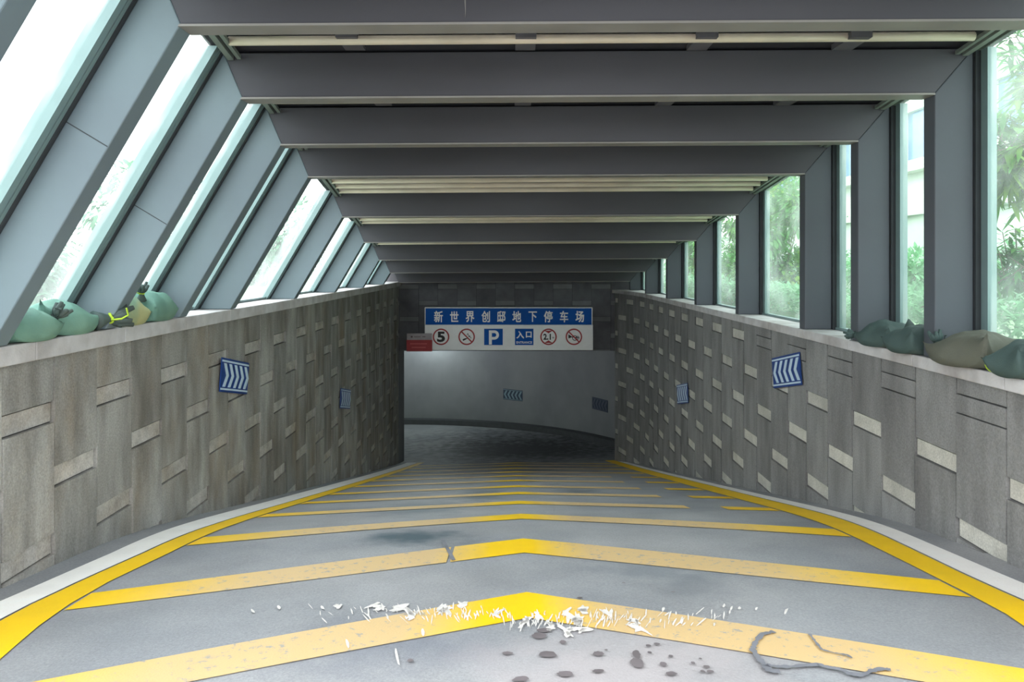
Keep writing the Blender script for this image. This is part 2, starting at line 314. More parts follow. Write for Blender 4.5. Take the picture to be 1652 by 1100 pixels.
# scuffs, oil spots and cracks (positions read off the photograph's floor, built on the floor surface)
def blotch(m, x, d, rx, ry, rot=0, lift=.009, n=9, j=.35):
    ca, sa = math.cos(rot), math.sin(rot); vs_ = []
    for k in range(n):
        a = 2*math.pi*k/n; r = 1 + random.uniform(-j, j); u, v = rx*r*math.cos(a), ry*r*math.sin(a)
        X_, D_ = x+u*ca-v*sa, d+u*sa+v*ca; vs_.append((X_, D_, fz(X_, D_)+lift-.002))
    m.add(vs_, [tuple(range(n))])
m = MB()
def sc(px, py, rx, ry, rot=0): x, d = invert(px, py); blotch(m, x, d, rx, ry, rot, n=13 if rx > .012 else 7, j=.5 if rx > .012 else .3)
for (px, py, rx, ry) in [(545,981,.022,.02),(605,981,.03,.02),(648,982,.05,.035),(660,992,.02,.035),(712,985,.035,.03),(748,978,.022,.022),(804,992,.02,.03),(872,996,.02,.04),
                         (915,992,.03,.035),(930,1000,.03,.03),(941,987,.035,.02),(980,989,.022,.03),(912,1022,.025,.03),(938,1018,.045,.02),(1022,1008,.04,.025),(883,1012,.025,.02),(1035,1018,.02,.04),(848,1003,.02,.03)]:
    for q in range(3): sc(px+random.uniform(-6,6), py+random.uniform(-4,4), rx*random.uniform(.3,.8), ry*random.uniform(1.0,2.2), random.uniform(-.5,.5))
for q in range(210):
    px = random.gauss(845, 175); 
    if not 500 < px < 1180: continue
    py = 990 + random.uniform(-10, 14) + (8 if px > 820 else 0); sc(px, py, random.uniform(.0015,.0045), random.uniform(.02,.07), (840-px)/700 + random.uniform(-.2,.2))
for (px, py, r) in [(1168,979,.03),(1180,983,.035),(1193,983,.02),(1220,984,.025),(1268,988,.045),(1100,1003,.06),(1070,985,.03),(560,1040,.05),(640,1060,.09),(682,1022,.04),(520,982,.03),(408,988,.03),(450,982,.03)]:
    sc(px, py, .006, r, (840-px)/900)
tag(m.build('paint_scuffs', M['scuff'], floor), kind='stuff')
m = MB()
for (px, py, rx, ry) in [(870,1028,.028,.018),(878,1019,.03,.012),(884,1058,.035,.015),(908,1038,.012,.01),(965,1057,.02,.012),(1028,1072,.022,.022),(1027,1058,.014,.02),(1083,1089,.02,.008),
                         (662,1068,.012,.008),(818,1056,.02,.008),(1070,1074,.012,.01),(1082,1061,.009,.006),(1048,1055,.008,.005),(1060,1041,.012,.006),(1046,1044,.01,.006),(912,1090,.03,.012),
                         (1118,1072,.008,.006),(1140,1078,.012,.006),(1146,1086,.014,.006),(1134,1086,.008,.006),(978,1051,.006,.004),(935,966,.012,.006),(1006,942,.008,.004),(1086,957,.01,.004),(1130,1065,.006,.004),(840,1098,.03,.01),(965,1085,.02,.008)]:
    x, d = invert(px, py); blotch(m, x, d, rx, ry*1.9, random.uniform(-.3,.3), n=16, j=.14)
tag(m.build('oil_spots', M['oil'], floor), kind='stuff')
m = MB()
def crack(pts, w_):
    P = []
    for p, q in zip(pts, pts[1:]):
        for i in range(6):
            t = i/6; P.append(invert(p[0]+(q[0]-p[0])*t, p[1]+(q[1]-p[1])*t))
    prev = None
    for i in range(len(P)-1):
        (x0, d0), (x1, d1) = P[i], P[i+1]; dx, dd = x1-x0, d1-d0; l = math.hypot(dx, dd) or 1; ww = w_*random.uniform(.6,1.4)
        n0 = (-dd/l*ww, dx/l*ww)
        a = prev or ((x0-n0[0], d0-n0[1]), (x0+n0[0], d0+n0[1])); b = ((x1-n0[0], d1-n0[1]), (x1+n0[0], d1+n0[1]))
        q = [a[0], b[0], b[1], a[1]]; m.add([(x, d, fz(x, d)+.010) for x, d in q], [(0,1,2,3)]); prev = b
def cz(pts): return [(1100+x*.2785, 940+y*.2785) for x, y in pts]
crack(cz([(535,295),(465,310),(425,360),(410,400),(440,445),(480,490),(560,500),(640,500),(720,492),(790,487),(850,505),(920,515),(970,540),(1040,552),(1100,525),(1160,512),(1220,520)]), .011)
crack(cz([(480,490),(510,525),(580,528)]), .014)
crack(cz([(740,310),(770,350),(810,400),(880,420),(960,432),(990,455)]), .005)
q_ = [invert(*p) for p in ((711,872),(716,871),(735,905),(729,906))]; m.add([(x, d, fz(x, d)+.008) for x, d in q_], [(0,1,2,3)])
m.build('cracks', M['crack'], floor)

# ------------------------------------------------------------------ stone clad walls
XL, XR = -2.54, 2.62
def wall_path_R(d):
    if d < 15: return XR
    return XR - .34*((d-15)/2.2)**2*.95
def slab_wall(name, X, side, first, pitch, parity, d_end, ztop, mats, d0=-.6):
    """vertical columns of tall slabs and short pale blocks, alternate columns offset by half a course"""
    m = MB(); edges = []; k = math.floor((d0-first)/pitch)
    while first + pitch*k < d_end - .02: edges.append((first+pitch*k, k)); k += 1
    edges.append((d_end, k)); back = .10
    for (a, k), (b, _) in zip(edges, edges[1:]):
        a_, b_ = a+.005, b-.005
        low = min(fz(0, a), fz(0, b)) - EYE - .15
        T = (-.765 if (k+parity) % 2 == 0 else -.400) + .73
        xa, xb = X(a), X(b); pieces = []
        z = T
        while z > low - .8:
            pieces.append((z-.112, z, 1)); pieces.append((z-.73, z-.112, 0)); z -= .73
        for z0, z1, mi in pieces:
            z0 = max(z0, low); z1 = min(z1, ztop)
            if z1 - z0 < .01: continue
            if mi and (z1 > -.5 or (side > 0 and z1 > -.9 and a < 8.2)): mi = 0      # the top courses are plain grey stone
            dep = random.uniform(-.004, .004) + (-.014 if mi else 0)
            g = .0045
            sx = -side
            pts = []
            for zz, zt in ((z0+g, 0), (z1-g, 1)):
                pts += [(xa+sx*dep, a_, zz+EYE), (xb+sx*dep, b_, zz+EYE), (xb+side*back, b_, zz+EYE), (xa+side*back, a_, zz+EYE)]
            m.hexa(pts, mi)
    # mortar bed behind the joints
    for (a, _), (b, _) in zip(edges, edges[1:]):
        low = min(fz(0, a), fz(0, b)) - EYE - .3
        pts = []
        for zz in (low, ztop):
            pts += [(X(a)+side*.03, a, zz+EYE), (X(b)+side*.03, b, zz+EYE), (X(b)+side*.4, b, zz+EYE), (X(a)+side*.4, a, zz+EYE)]
        m.hexa(pts, 2)
    return struct(m.build(name, mats))
slab_wall('wall_left', lambda d: XL, -1, 4.265, .4365, 0+1, 17.2, -.47, [M['slabL'], M['blockL'], M['mortar']])
slab_wall('wall_right', wall_path_R, 1, 4.07, .4630, 0, 17.2, -.62, [M['slabR'], M['blockR'], M['mortar']])

# copings
m = MB(); d = -.6
while d < 17.2:
    e = min(d+.92, 17.2); m.box(-3.0, -2.475, d+.002, e-.002, EYE-.505, EYE-.405); d = e
struct(m.build('trim_1', M['coping'], bevel=.006))
m = MB(); d = -.6
while d < 17.2:
    e = min(d+.92, 17.2); ea, eb = wall_path_R(d)-.06, wall_path_R(e)-.06
    m.hexa([(ea,d+.002,EYE-.66),(eb,e-.002,EYE-.66),(3.0,e-.002,EYE-.66),(3.0,d+.002,EYE-.66),(ea,d+.002,EYE-.582),(eb,e-.002,EYE-.582),(3.0,e-.002,EYE-.582),(3.0,d+.002,EYE-.582)]); d = e
struct(m.build('trim_2', M['coping'], bevel=.006))

# end wall above the opening (same stone pattern) and the tunnel beyond
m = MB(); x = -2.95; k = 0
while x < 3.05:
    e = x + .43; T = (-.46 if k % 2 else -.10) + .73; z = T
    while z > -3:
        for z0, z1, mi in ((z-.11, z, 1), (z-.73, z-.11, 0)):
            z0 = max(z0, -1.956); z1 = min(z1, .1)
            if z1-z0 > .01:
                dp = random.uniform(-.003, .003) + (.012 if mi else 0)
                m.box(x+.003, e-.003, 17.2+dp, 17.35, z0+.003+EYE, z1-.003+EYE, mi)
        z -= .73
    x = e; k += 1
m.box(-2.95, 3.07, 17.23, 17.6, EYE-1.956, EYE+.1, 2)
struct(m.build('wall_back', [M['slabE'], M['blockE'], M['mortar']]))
# curved outer wall of the lower ramp
AC = (-4.0, 18.0); R0 = 7.58
m = MB(); n = 40
def arc(r, a): return (AC[0]+r*math.cos(a), AC[1]+r*math.sin(a))
A = [-.09 + (math.pi*.80+.09)*i/n for i in range(n+1)]
for a, b in zip(A, A[1:]):
    p, q, p2, q2 = arc(R0, a), arc(R0, b), arc(R0+.25, a), arc(R0+.25, b)
    m.hexa([(*p,EYE-5.9),(*q,EYE-5.9),(*q2,EYE-5.9),(*p2,EYE-5.9),(*p,EYE-1.9),(*q,EYE-1.9),(*q2,EYE-1.9),(*p2,EYE-1.9)])
m.box(2.7, 3.9, 17.3, 17.55, EYE-5.2, EYE-1.9)
struct(m.build('wall_curved', M['plaster'], smooth=False))
m = MB()
for a, b in zip(A, A[1:]):
    P = []
    for dz in (-.4, .16):
        for r, t in ((R0-.28, a), (R0-.28, b), (R0+.02, b), (R0+.02, a)):
            x, y = arc(r, t); xx, yy = arc(R0-.2, t); P.append((x, y, fz(xx, yy)+dz))
    m.hexa(P)
struct(m.build('baseboard_curved', M['kerb']))
m = MB()     # inner wall of the bend
B = [math.pi*.80*i/16 for i in range(17)]
for a, b in zip(B, B[1:]):
    p, q, p2, q2 = arc(1.46, a), arc(1.46, b), arc(1.2, a), arc(1.2, b)
    m.hexa([(*p,EYE-5.9),(*q,EYE-5.9),(*q2,EYE-5.9),(*p2,EYE-5.9),(*p,EYE-1.9),(*q,EYE-1.9),(*q2,EYE-1.9),(*p2,EYE-1.9)])
m.box(-2.8, -2.54, 17.2, 18.05, EYE-5.4, EYE-1.9)
struct(m.build('wall_inner', M['plaster']))
m = MB(); m.box(-12, 4.2, 17.55, 27, EYE-1.95, EYE-1.7)
struct(m.build('ceiling_tunnel', M['plaster']))

# ------------------------------------------------------------------ steel portal frames
def hr(d): return 1.591 - .1177*d
TILT = .0064
SL = .59
NL = (-.861, .508)
TH = .13
def frame_geo(d):
    hL = hr(d) - .010; hR = hr(d) + TILT*2.58
    xA = -2.48 + SL*(hL+.40); A_ = (xA, hL); B_ = (2.58, hR)
    bx, bz = -2.48 + NL[0]*.235, -.40 + NL[1]*.235      # a point on the outer line of the leaning column
    xo = lambda z: bx + SL*(z-bz)
    At = (xo(hL+.27), hL+.27); Bt = (2.815, hR+.27+TILT*.235)
    Lo = (xo(-.40), -.40)
    return A_, B_, At, Bt, Lo
ords = ['second', 'third', 'fourth', 'fifth', 'sixth', 'seventh', 'eighth', 'ninth', 'tenth']
FR = [(1.70, None), (2.74, 'grey steel portal frame nearest the camera, only its leaning column in the top left corner'),
      (3.78, 'grey steel portal frame whose beam runs along the top edge of the photo'),
      (4.82, 'grey steel portal frame with the widest full upright, behind the single cream slat'),
      (5.86, 'grey steel portal frame whose leaning column stands just beyond the pale left sandbags'),
      (6.90, 'grey steel portal frame just in front of the three cream roof slats'),
      (8.88, 'grey steel portal frame just behind the three cream roof slats'),
      (10.88, 'grey steel portal frame fourth from the dark stone end wall'),
      (12.90, 'grey steel portal frame third from the dark stone end wall'),
      (14.93, 'small distant grey steel frame, second from the end wall'),
      (16.92, 'last and smallest grey steel frame, close against the end wall above the blue sign')]
for d, lab in FR:
    A_, B_, At, Bt, Lo = frame_geo(d)
    t = empty('portal_frame', (2.58, d-TH/2, EYE-.582))
    tag(t, lab or 'grey steel portal frame over the entrance, behind the camera', 'steel frame', 'steel portal frames of the ramp canopy')
    O = t.location
    def P(p, y): return (p[0]-O.x, y-O.y, p[1]+EYE-O.z)
    def part(poly, name, g=.0):
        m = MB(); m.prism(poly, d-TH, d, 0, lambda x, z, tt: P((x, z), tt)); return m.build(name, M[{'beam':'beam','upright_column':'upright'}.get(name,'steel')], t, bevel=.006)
    part([A_, B_, Bt, At], 'beam')
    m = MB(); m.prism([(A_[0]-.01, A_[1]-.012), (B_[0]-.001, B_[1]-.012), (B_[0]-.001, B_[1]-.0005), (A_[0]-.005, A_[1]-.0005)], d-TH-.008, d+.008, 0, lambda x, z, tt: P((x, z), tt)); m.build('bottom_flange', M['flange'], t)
    if A_[1] > -.36: part([(-2.48, -.402), A_, At, (Lo[0], -.402)], 'leaning_column')
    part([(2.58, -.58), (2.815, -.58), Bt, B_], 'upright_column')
    if d in (3.78, 4.82):       # faint splice across the leaning column
        m = MB(); fz_ = .62 if d == 3.78 else .45
        z = -.40 + fz_*(A_[1]+.40); x = -2.48 + SL*(z+.40)
        q = [(x-.004, z), (x+NL[0]*.232, z+NL[1]*.232), (x+NL[0]*.232+.002, z+NL[1]*.232+.005), (x-.002, z+.005)]
        m.prism(q, d-TH-.001, d-TH+.01, 0, lambda x, z, tt: P((x, z), tt)); m.build('splice_joint', M['gasket'], t)

# roof deck with slats
ds_ = [f[0] for f in FR]
m = MB(); d0, d1 = 1.5, 17.25
def roof_pt(x, d, up): return (x, d, EYE + hr(d) + TILT*x + up)
def left_out(d, up):
    z = hr(d)+up; return -2.48 + NL[0]*.235 + SL*(z-(-.40+NL[1]*.235))
m.hexa([roof_pt(left_out(d0,.30)-.1, d0, .275), roof_pt(2.95, d0, .275), roof_pt(2.95, d1, .275), roof_pt(left_out(d1,.30)-.1, d1, .275),
        roof_pt(left_out(d0,.30)-.1, d0, .33), roof_pt(2.95, d0, .33), roof_pt(2.95, d1, .33), roof_pt(left_out(d1,.30)-.1, d1, .33)])
roof = struct(m.build('ceiling', M['deck']))
for a, b in zip(ds_, ds_[1:]):
    bay_end = b - TH; d = bay_end - (.23 if b-a < 1.5 else .19)
    k = 0
    while d > a + .05:
        m = MB(); xl_ = left_out(d, .25)+.10
        m.tube([roof_pt(xl_, d, .235), roof_pt(2.68, d, .235)], .027, 10)
        m.build('slat', M['slat'], roof, smooth=True)
        d -= .245; k += 1
    # brackets and corner rails of the bay
    if b in (4.82, 5.86):
        for x in (-.95, .08, 1.12, 2.0):
            m = MB(); m.box(x-.06, x+.06, bay_end-.30, bay_end-.02, EYE+hr(bay_end)+.255, EYE+hr(bay_end)+.29)
            m.build('bracket', M['clip'], roof)
    for sx in (0, 1):
        m = MB()
        for off, r in ((0, .018), (.05, .012)):
            pts = []
            for dd in (a+.01, bay_end-.01):
                x = (left_out(dd, .24)+.05+off) if sx == 0 else 2.76-off
                pts.append(roof_pt(x, dd, .225))
            p, q = pts
            m.hexa([(p[0]-r,p[1],p[2]-r),(p[0]+r,p[1],p[2]-r),(q[0]+r,q[1],q[2]-r),(q[0]-r,q[1],q[2]-r),(p[0]-r,p[1],p[2]+r),(p[0]+r,p[1],p[2]+r),(q[0]+r,q[1],q[2]+r),(q[0]-r,q[1],q[2]+r)])
        m.build('edge_rail', M['bar2'], roof)

# ------------------------------------------------------------------ windows, one per bay and side
wn = 0
for a, b in zip(ds_, ds_[1:]):
    y0, y1 = a-TH/2, b-TH/2
    # right: upright glazing outside the columns
    wn += 1; w_ = struct(empty('window_%d' % wn, (2.87, (y0+y1)/2, EYE-.58))); O = w_.location
    h0, h1 = hr(y0)+.265, hr(y1)+.265
    m = MB(); m.hexa([(-.004,y0-O.y,.0),(.004,y0-O.y,0),(.004,y1-O.y,0),(-.004,y1-O.y,0),(-.004,y0-O.y,h0+.58),(.004,y0-O.y,h0+.58),(.004,y1-O.y,h1+.58),(-.004,y1-O.y,h1+.58)])
    m.build('glass_pane', M['glassR'], w_)
    m = MB()
    for ya, yb in ((a+.0, a+.05), (b-TH-.085, b-TH)):
        hh = min(hr(ya), hr(yb))+.26+.58
        m.box(-.02, .035, ya-O.y, yb-O.y, 0, hh)
    m.box(-.03, .03, y0-O.y, y1-O.y, 0, .022)
    m.build('window_frame', M['bar'], w_)
    m = MB()
    for ya, yb in ((a-.0, a+.03), (b-TH-.02, b-TH+.03)):
        m.box(-.052, -.02, ya-O.y, yb-O.y, 0, min(hr(ya), hr(yb))+.26+.58)
    m.build('gasket', M['gasket'], w_)
    # left: leaning glazing
    if hr(y0) + .27 < -.2: continue
    wn += 1; w_ = struct(empty('window_%d' % wn, (-2.75, (y0+y1)/2, EYE-.40))); O = w_.location
    bx, bz = -2.48 + NL[0]*.29, -.40 + NL[1]*.29
    def LP(y, z, off): return (bx + NL[0]*off + SL*(z-(bz+NL[1]*off)) - O.x, y-O.y, z+.40)
    z0, zt0, zt1 = -.40, hr(y0)+.27, hr(y1)+.27
    def slant(m, ya, yb, za, zb0, zb1, o0, o1):
        m.hexa([LP(ya,za,o0),LP(ya,za,o1),LP(yb,za,o1),LP(yb,za,o0),LP(ya,zb0,o0),LP(ya,zb0,o1),LP(yb,zb1,o1),LP(yb,zb1,o0)])
    m = MB(); slant(m, y0, y1, z0, zt0, zt1, -.004, .004); m.build('glass_pane', M['glassL'], w_)
    m = MB()
    for ya, yb in ((a, a+.05), (b-TH-.10, b-TH-.055), (b-TH-.045, b-TH-.0)):
        slant(m, ya, yb, z0, hr(ya)+.25, hr(yb)+.25, -.047, .035)
    slant(m, y0, y1, z0, z0+.025, z0+.025, -.03, .03)
    m.build('window_frame', M['bar'], w_)
    m = MB()
    for ya, yb in ((a-.02, a+.02), (b-TH-.02, b-TH+.02)):
        slant(m, ya, yb, z0, hr(ya)+.25, hr(yb)+.25, -.056, -.047)
    m.build('gasket', M['gasket'], w_)

# ------------------------------------------------------------------ text
def text_mesh(txt, size, sx=1.0, bold=0.0, ext=.003):
    cu = bpy.data.curves.new('t', 'FONT'); cu.body = txt; cu.size = size; cu.align_x = 'CENTER'; cu.align_y = 'CENTER'
    cu.extrude = ext; cu.offset = bold; cu.resolution_u = 3
    o = bpy.data.objects.new('t', cu); C.objects.link(o)
    dg = bpy.context.evaluated_depsgraph_get(); dg.update()
    me = bpy.data.meshes.new_from_object(o.evaluated_get(dg)); bpy.data.objects.remove(o)
    xs_ = [v.co.x for v in me.vertices]; ys_ = [v.co.y for v in me.vertices]
    if xs_:
        cx, cy_ = (min(xs_)+max(xs_))/2, (min(ys_)+max(ys_))/2
        for v in me.vertices: v.co.x = (v.co.x-cx)*sx; v.co.y -= cy_
    return me
def place_text(me_list, name, ma, parent):
    """join meshes [(mesh, x, z)] into one upright part facing -y"""
    m = MB()
    for me, x, z, y in me_list:
        m.add([(v.co.x+x, y-v.co.z, v.co.y+z) for v in me.vertices], [tuple(p.vertices) for p in me.polygons])
    return m.build(name, ma, parent, fix=False)

SD = 17.0; K_ = SD/F
def sx(px): return (px-826)*K_
def sz(py): return (425-py)*K_
def cpx(zx): return 600+zx/3.548
def cpy(zy): return 420+zy/3.548
# blue name board
t = empty('name_board', (sx(820.5), SD, EYE+sz(523.4))); O = t.location
tag(t, 'long blue board with white border and ten white characters, topmost sign above the ramp opening', 'sign')
W = sx(954.3)-sx(686.8); H = sz(497)-sz(523.4)
m = MB(); m.box(-W/2, W/2, -.03, .12, 0, H); m.build('panel', M['blue'], t)
m = MB(); e = .018
m.box(-W/2-e, W/2+e, -.034, .12, H, H+e); m.box(-W/2-e, -W/2, -.034, .12, 0, H); m.box(W/2, W/2+e, -.034, .12, 0, H)
m.build('border', M['white'], t)
for ch, zx in zip('新世界创邸地下停车场', [382,472,562,652,741,829,920,1009,1099,1189]):
    me = text_mesh(ch, .262, .76, 0); X_ = sx(cpx(zx))-O.x
    place_text([(me, X_+dx, H*.49+dz, -.034-.0004*q) for q, (dx, dz) in enumerate(((-.005,-.005),(.005,.005),(-.005,.005),(.005,-.005)))], 'character', M['white'], t)
# white symbol board
t = empty('symbol_board', (sx(821), SD, EYE+sz(564.3))); O = t.location
tag(t, 'long white board with six traffic symbols hanging under the blue name board', 'sign')
W = sx(956.3)-sx(685.7); H = sz(523.4)-sz(564.3)-.004
m = MB(); m.box(-W/2, W/2, -.05, .12, 0, H); m.build('panel', M['white'], t)
cyc = sz(cpy(436)) - sz(564.3)
def disc(m, x, z, r, y0, y1, n=36): m.prism([(x+r*math.cos(2*math.pi*k/n), z+r*math.sin(2*math.pi*k/n)) for k in range(n)], y0, y1)
def ring(m, x, z, r0, r1, y0, y1, n=40):
    for k in range(n):
        a, b = 2*math.pi*k/n, 2*math.pi*(k+1)/n
        m.hexa([(x+r*math.cos(q), y, z+r*math.sin(q)) for y in (y1, y0) for r, q in ((r0,a),(r1,a),(r1,b),(r0,b))])
def bar(m, x0, z0, x1, z1, w_, y0, y1):
    dx, dz = x1-x0, z1-z0; l = math.hypot(dx, dz); nx_, nz_ = -dz/l*w_/2, dx/l*w_/2
    m.prism([(x0-nx_, z0-nz_), (x1-nx_, z1-nz_), (x1+nx_, z1+nz_), (x0+nx_, z0+nz_)], y0, y1)
R_ = 47/3.548*K_
def sub(name, lab=None):
    return name
def roundel(zx, slash):
    x = sx(cpx(zx))-O.x; m = MB(); ring(m, x, cyc, R_*.84, R_, -.058, -.05)
    if slash: bar(m, x-R_*.64, cyc+R_*.64, x+R_*.64, cyc-R_*.64, R_*.15, -.060, -.052)
    return x, m
x, m = roundel(397, 0); s5 = m.build('speed_limit_roundel', M['red'], t)
place_text([(text_mesh('5', .30, 1.25, .012), x, cyc, -.052)], 'numeral', M['black'], s5)
x, m = roundel(543, 1); s6 = m.build('no_smoking_roundel', M['red'], t)
m = MB(); bar(m, x-R_*.46, cyc-R_*.40, x-R_*.12, cyc-R_*.24, R_*.2, -.056, -.05); bar(m, x-R_*.2, cyc-R_*.28, x+R_*.1, cyc-R_*.16, R_*.12, -.056, -.05)
m.build('cigarette', M['black'], s6); m = MB()
for i in range(7):
    a, b = i*.5, (i+1)*.5
    bar(m, x+R_*(.05+.09*a), cyc+R_*(.2+.22*math.sin(a*1.7)), x+R_*(.05+.09*b), cyc+R_*(.2+.22*math.sin(b*1.7)), R_*.06, -.056, -.05)
    bar(m, x+R_*(.28+.08*a), cyc+R_*(-.02+.16*math.sin(a*1.7)), x+R_*(.28+.08*b), cyc+R_*(-.02+.16*math.sin(b*1.7)), R_*.05, -.056, -.05)
m.build('smoke_curls', M['black'], s6)
m = MB(); x0, x1 = sx(cpx(643))-O.x, sx(cpx(749))-O.x; z0, z1 = cyc-R_, cyc+R_*.98
m.box(x0, x1, -.056, -.05, z0, z1); pp = m.build('parking_square', M['blue'], t)
m = MB(); xc = (x0+x1)/2; hh = z1-z0          # capital P drawn as stem, bars and a half ring
m.box(xc-.10, xc-.035, -.060, -.054, z0+.012, z1-.035)
for k in range(18):
    a, b = math.pi/2-math.pi*k/18, math.pi/2-math.pi*(k+1)/18; ro, ri = .102, .042; cz_ = z1-.035-.102; cx_ = xc+.02
    m.hexa([(cx_+r*math.cos(q), y, cz_+r*math.sin(q)) for y in (-.054, -.060) for r, q in ((ri,a),(ro,a),(ro,b),(ri,b))])
m.box(xc-.04, xc+.02, -.060, -.054, z1-.035-.060, z1-.035); m.box(xc-.04, xc+.02, -.060, -.054, z1-.035-.204, z1-.035-.144)
m.build('letter', M['white'], pp)
m = MB(); x0, x1 = sx(cpx(819))-O.x, sx(cpx(924))-O.x
m.box(x0, x1, -.056, -.05, z0, z1); pp = m.build('entrance_square', M['blue'], t)
xc = (x0+x1)/2
place_text([(text_mesh('入', .17, 1.0, .006), xc-.088, cyc+.045, -.058), (text_mesh('口', .155, 1.0, .006), xc+.10, cyc+.05, -.058), (text_mesh('ENTRANCE', .072, .95, .0012), xc, z0+.058, -.058)], 'lettering', M['white'], pp)
x, m = roundel(1010, 0)
m.prism([(x-R_*.5, cyc+R_*.75), (x+R_*.5, cyc+R_*.75), (x, cyc+R_*.42)], -.057, -.051); m.prism([(x-R_*.5, cyc-R_*.75), (x, cyc-R_*.42), (x+R_*.5, cyc-R_*.75)], -.057, -.051)
s7 = m.build('height_limit_roundel', M['red'], t)
place_text([(text_mesh('2.1', .175, .9, .006), x-.03, cyc, -.052), (text_mesh('m', .07, .8, .001), x+.105, cyc-.02, -.052)], 'numeral', M['black'], s7)
x, m = roundel(1155, 1); s8 = m.build('no_horn_roundel', M['red'], t)
m = MB(); m.prism([(x-R_*.66, cyc+R_*.3), (x-R_*.3, cyc+R_*.08), (x-R_*.3, cyc-R_*.08), (x-R_*.66, cyc-R_*.2)], -.056, -.05)
bar(m, x-R_*.35, cyc, x+R_*.6, cyc-.02, R_*.1, -.056, -.05); ring(m, x+R_*.12, cyc-R_*.15, R_*.24, R_*.32, -.056, -.05, 20); ring(m, x+R_*.45, cyc-R_*.12, R_*.16, R_*.22, -.056, -.05, 16)
m.build('horn_pictogram', M['black'], s8)
# red notice board
t = empty('notice_board', (sx(677.6), SD-.12, EYE+sz(565.7))); O = t.location
tag(t, 'small red notice board with grey top band, left end of the white symbol board', 'sign')
W = sx(698.1)-sx(657.2); H = sz(537)-sz(565.7)
m = MB(); m.box(-W/2, W/2, -.015, .02, 0, H*.64); m.build('red_panel', M['red'], t)
m = MB(); m.box(-W/2+.01, W/2-.01, -.015, .02, H*.64, H); m.build('grey_panel', M['greyp'], t)
m = MB()
for i, (a, b) in enumerate([(.14,.80),(.20,.75)]): m.box(-W/2+W*a, -W/2+W*b, -.018, -.014, H*(.40-.2*i), H*(.42-.2*i)+.012)
m.build('faint_print', mat('faded_red_print', lin(206,96,96), .5), t)
m = MB(); m.box(-W*.33, -W*.26, -.018, -.014, H*.77, H*.86); m.box(W*.12, W*.24, -.018, -.014, H*.80, H*.84); m.box(-W*.2, W*.05, -.018, -.014, H*.80, H*.83)
m.build('dark_print', mat('faded_dark_print', lin(96,76,80), .5), t)

# ------------------------------------------------------------------ chevron guide signs
def guide_sign(name, lab, origin, ux, wid, hgt, point, group, slope=-.2, mp='navy', mc='pale'):
    """ux: unit vector (x,y) along the sign as read left to right by a viewer; point = +1 chevrons point right"""
    t = empty(name, origin); tag(t, lab, 'arrow sign', group); t.rotation_euler = (slope, 0, 0)
    nx_, ny_ = ux[1], -ux[0]    # faces the viewer
    def fn(x, z, tt): return (ux[0]*x + nx_*tt, ux[1]*x + ny_*tt, z)
    def rect(m, x0, x1, z0, z1, a, b): m.prism([(x0,z0),(x1,z0),(x1,z1),(x0,z1)], a, b, 0, fn)
    m = MB(); rect(m, -wid/2, wid/2, -hgt/2, hgt/2, .0, .008); m.build('panel', M[mp], t)
    m = MB(); rect(m, -wid/2+.006, wid/2-.006, hgt/2-.034, hgt/2-.018, .008, .010); rect(m, -wid/2+.006, wid/2-.006, -hgt/2+.018, -hgt/2+.034, .008, .010)
    m.build('border_lines', M[mc], t)
    m = MB(); zt = hgt/2-.045; p = wid/5.35; sw = p*.46; lean = wid*.105*point
    for k in range(5):
        x = -wid/2 + p*(k+.38)+ (0 if point > 0 else .05)
        for s in (1, -1):
            m.prism([(x, s*zt), (x+sw, s*zt), (x+sw+lean, 0), (x+lean, 0)], .008, .0105, 0, fn)
    m.build('chevron_pattern', M[mc], t)
G = 'blue chevron guide signs on the side walls'
guide_sign('chevron_sign', 'larger blue sign of white chevrons pointing right, on the left stone wall', (XL+.012, 7.0, EYE-1.03), (0, 1), .70, .295, 1, G)
guide_sign('chevron_sign', 'small far blue chevron sign on the left stone wall, near the ramp opening', (XL+.012, 11.65, EYE-2.05), (0, 1), .70, .295, 1, G)
guide_sign('chevron_sign', 'larger blue sign of white chevrons pointing left, on the right stone wall', (XR-.012, 7.30, EYE-1.02), (0, -1), .75, .295, -1, G)
guide_sign('chevron_sign', 'smaller blue chevron sign lower down on the right stone wall', (XR-.012, 11.75, EYE-1.99), (0, -1), .75, .295, -1, G)
G2 = 'dark chevron signs on the curved tunnel wall'
for px, py, lab in ((827.3, 637, 'dark blue sign of chevrons pointing left in the middle of the curved tunnel wall'), (968, 652.5, 'dim chevron sign at the right side of the curved tunnel wall')):
    best = None
    for i in range(2000):
        a = math.pi*.7*i/2000; x, y = arc(R0-.012, a)
        if y < 18: continue
        e_ = abs(826+F*x/y-px)
        if best is None or e_ < best[0]: best = (e_, a, x, y)
    _, a, x, y = best
    guide_sign('chevron_sign', lab, (x, y, EYE+(425-py)/F*y), (math.sin(a), -math.cos(a)), .72, .34, -1, G2, 0, 'dimnavy', 'dimpale' if px < 900 else 'dimpale2')

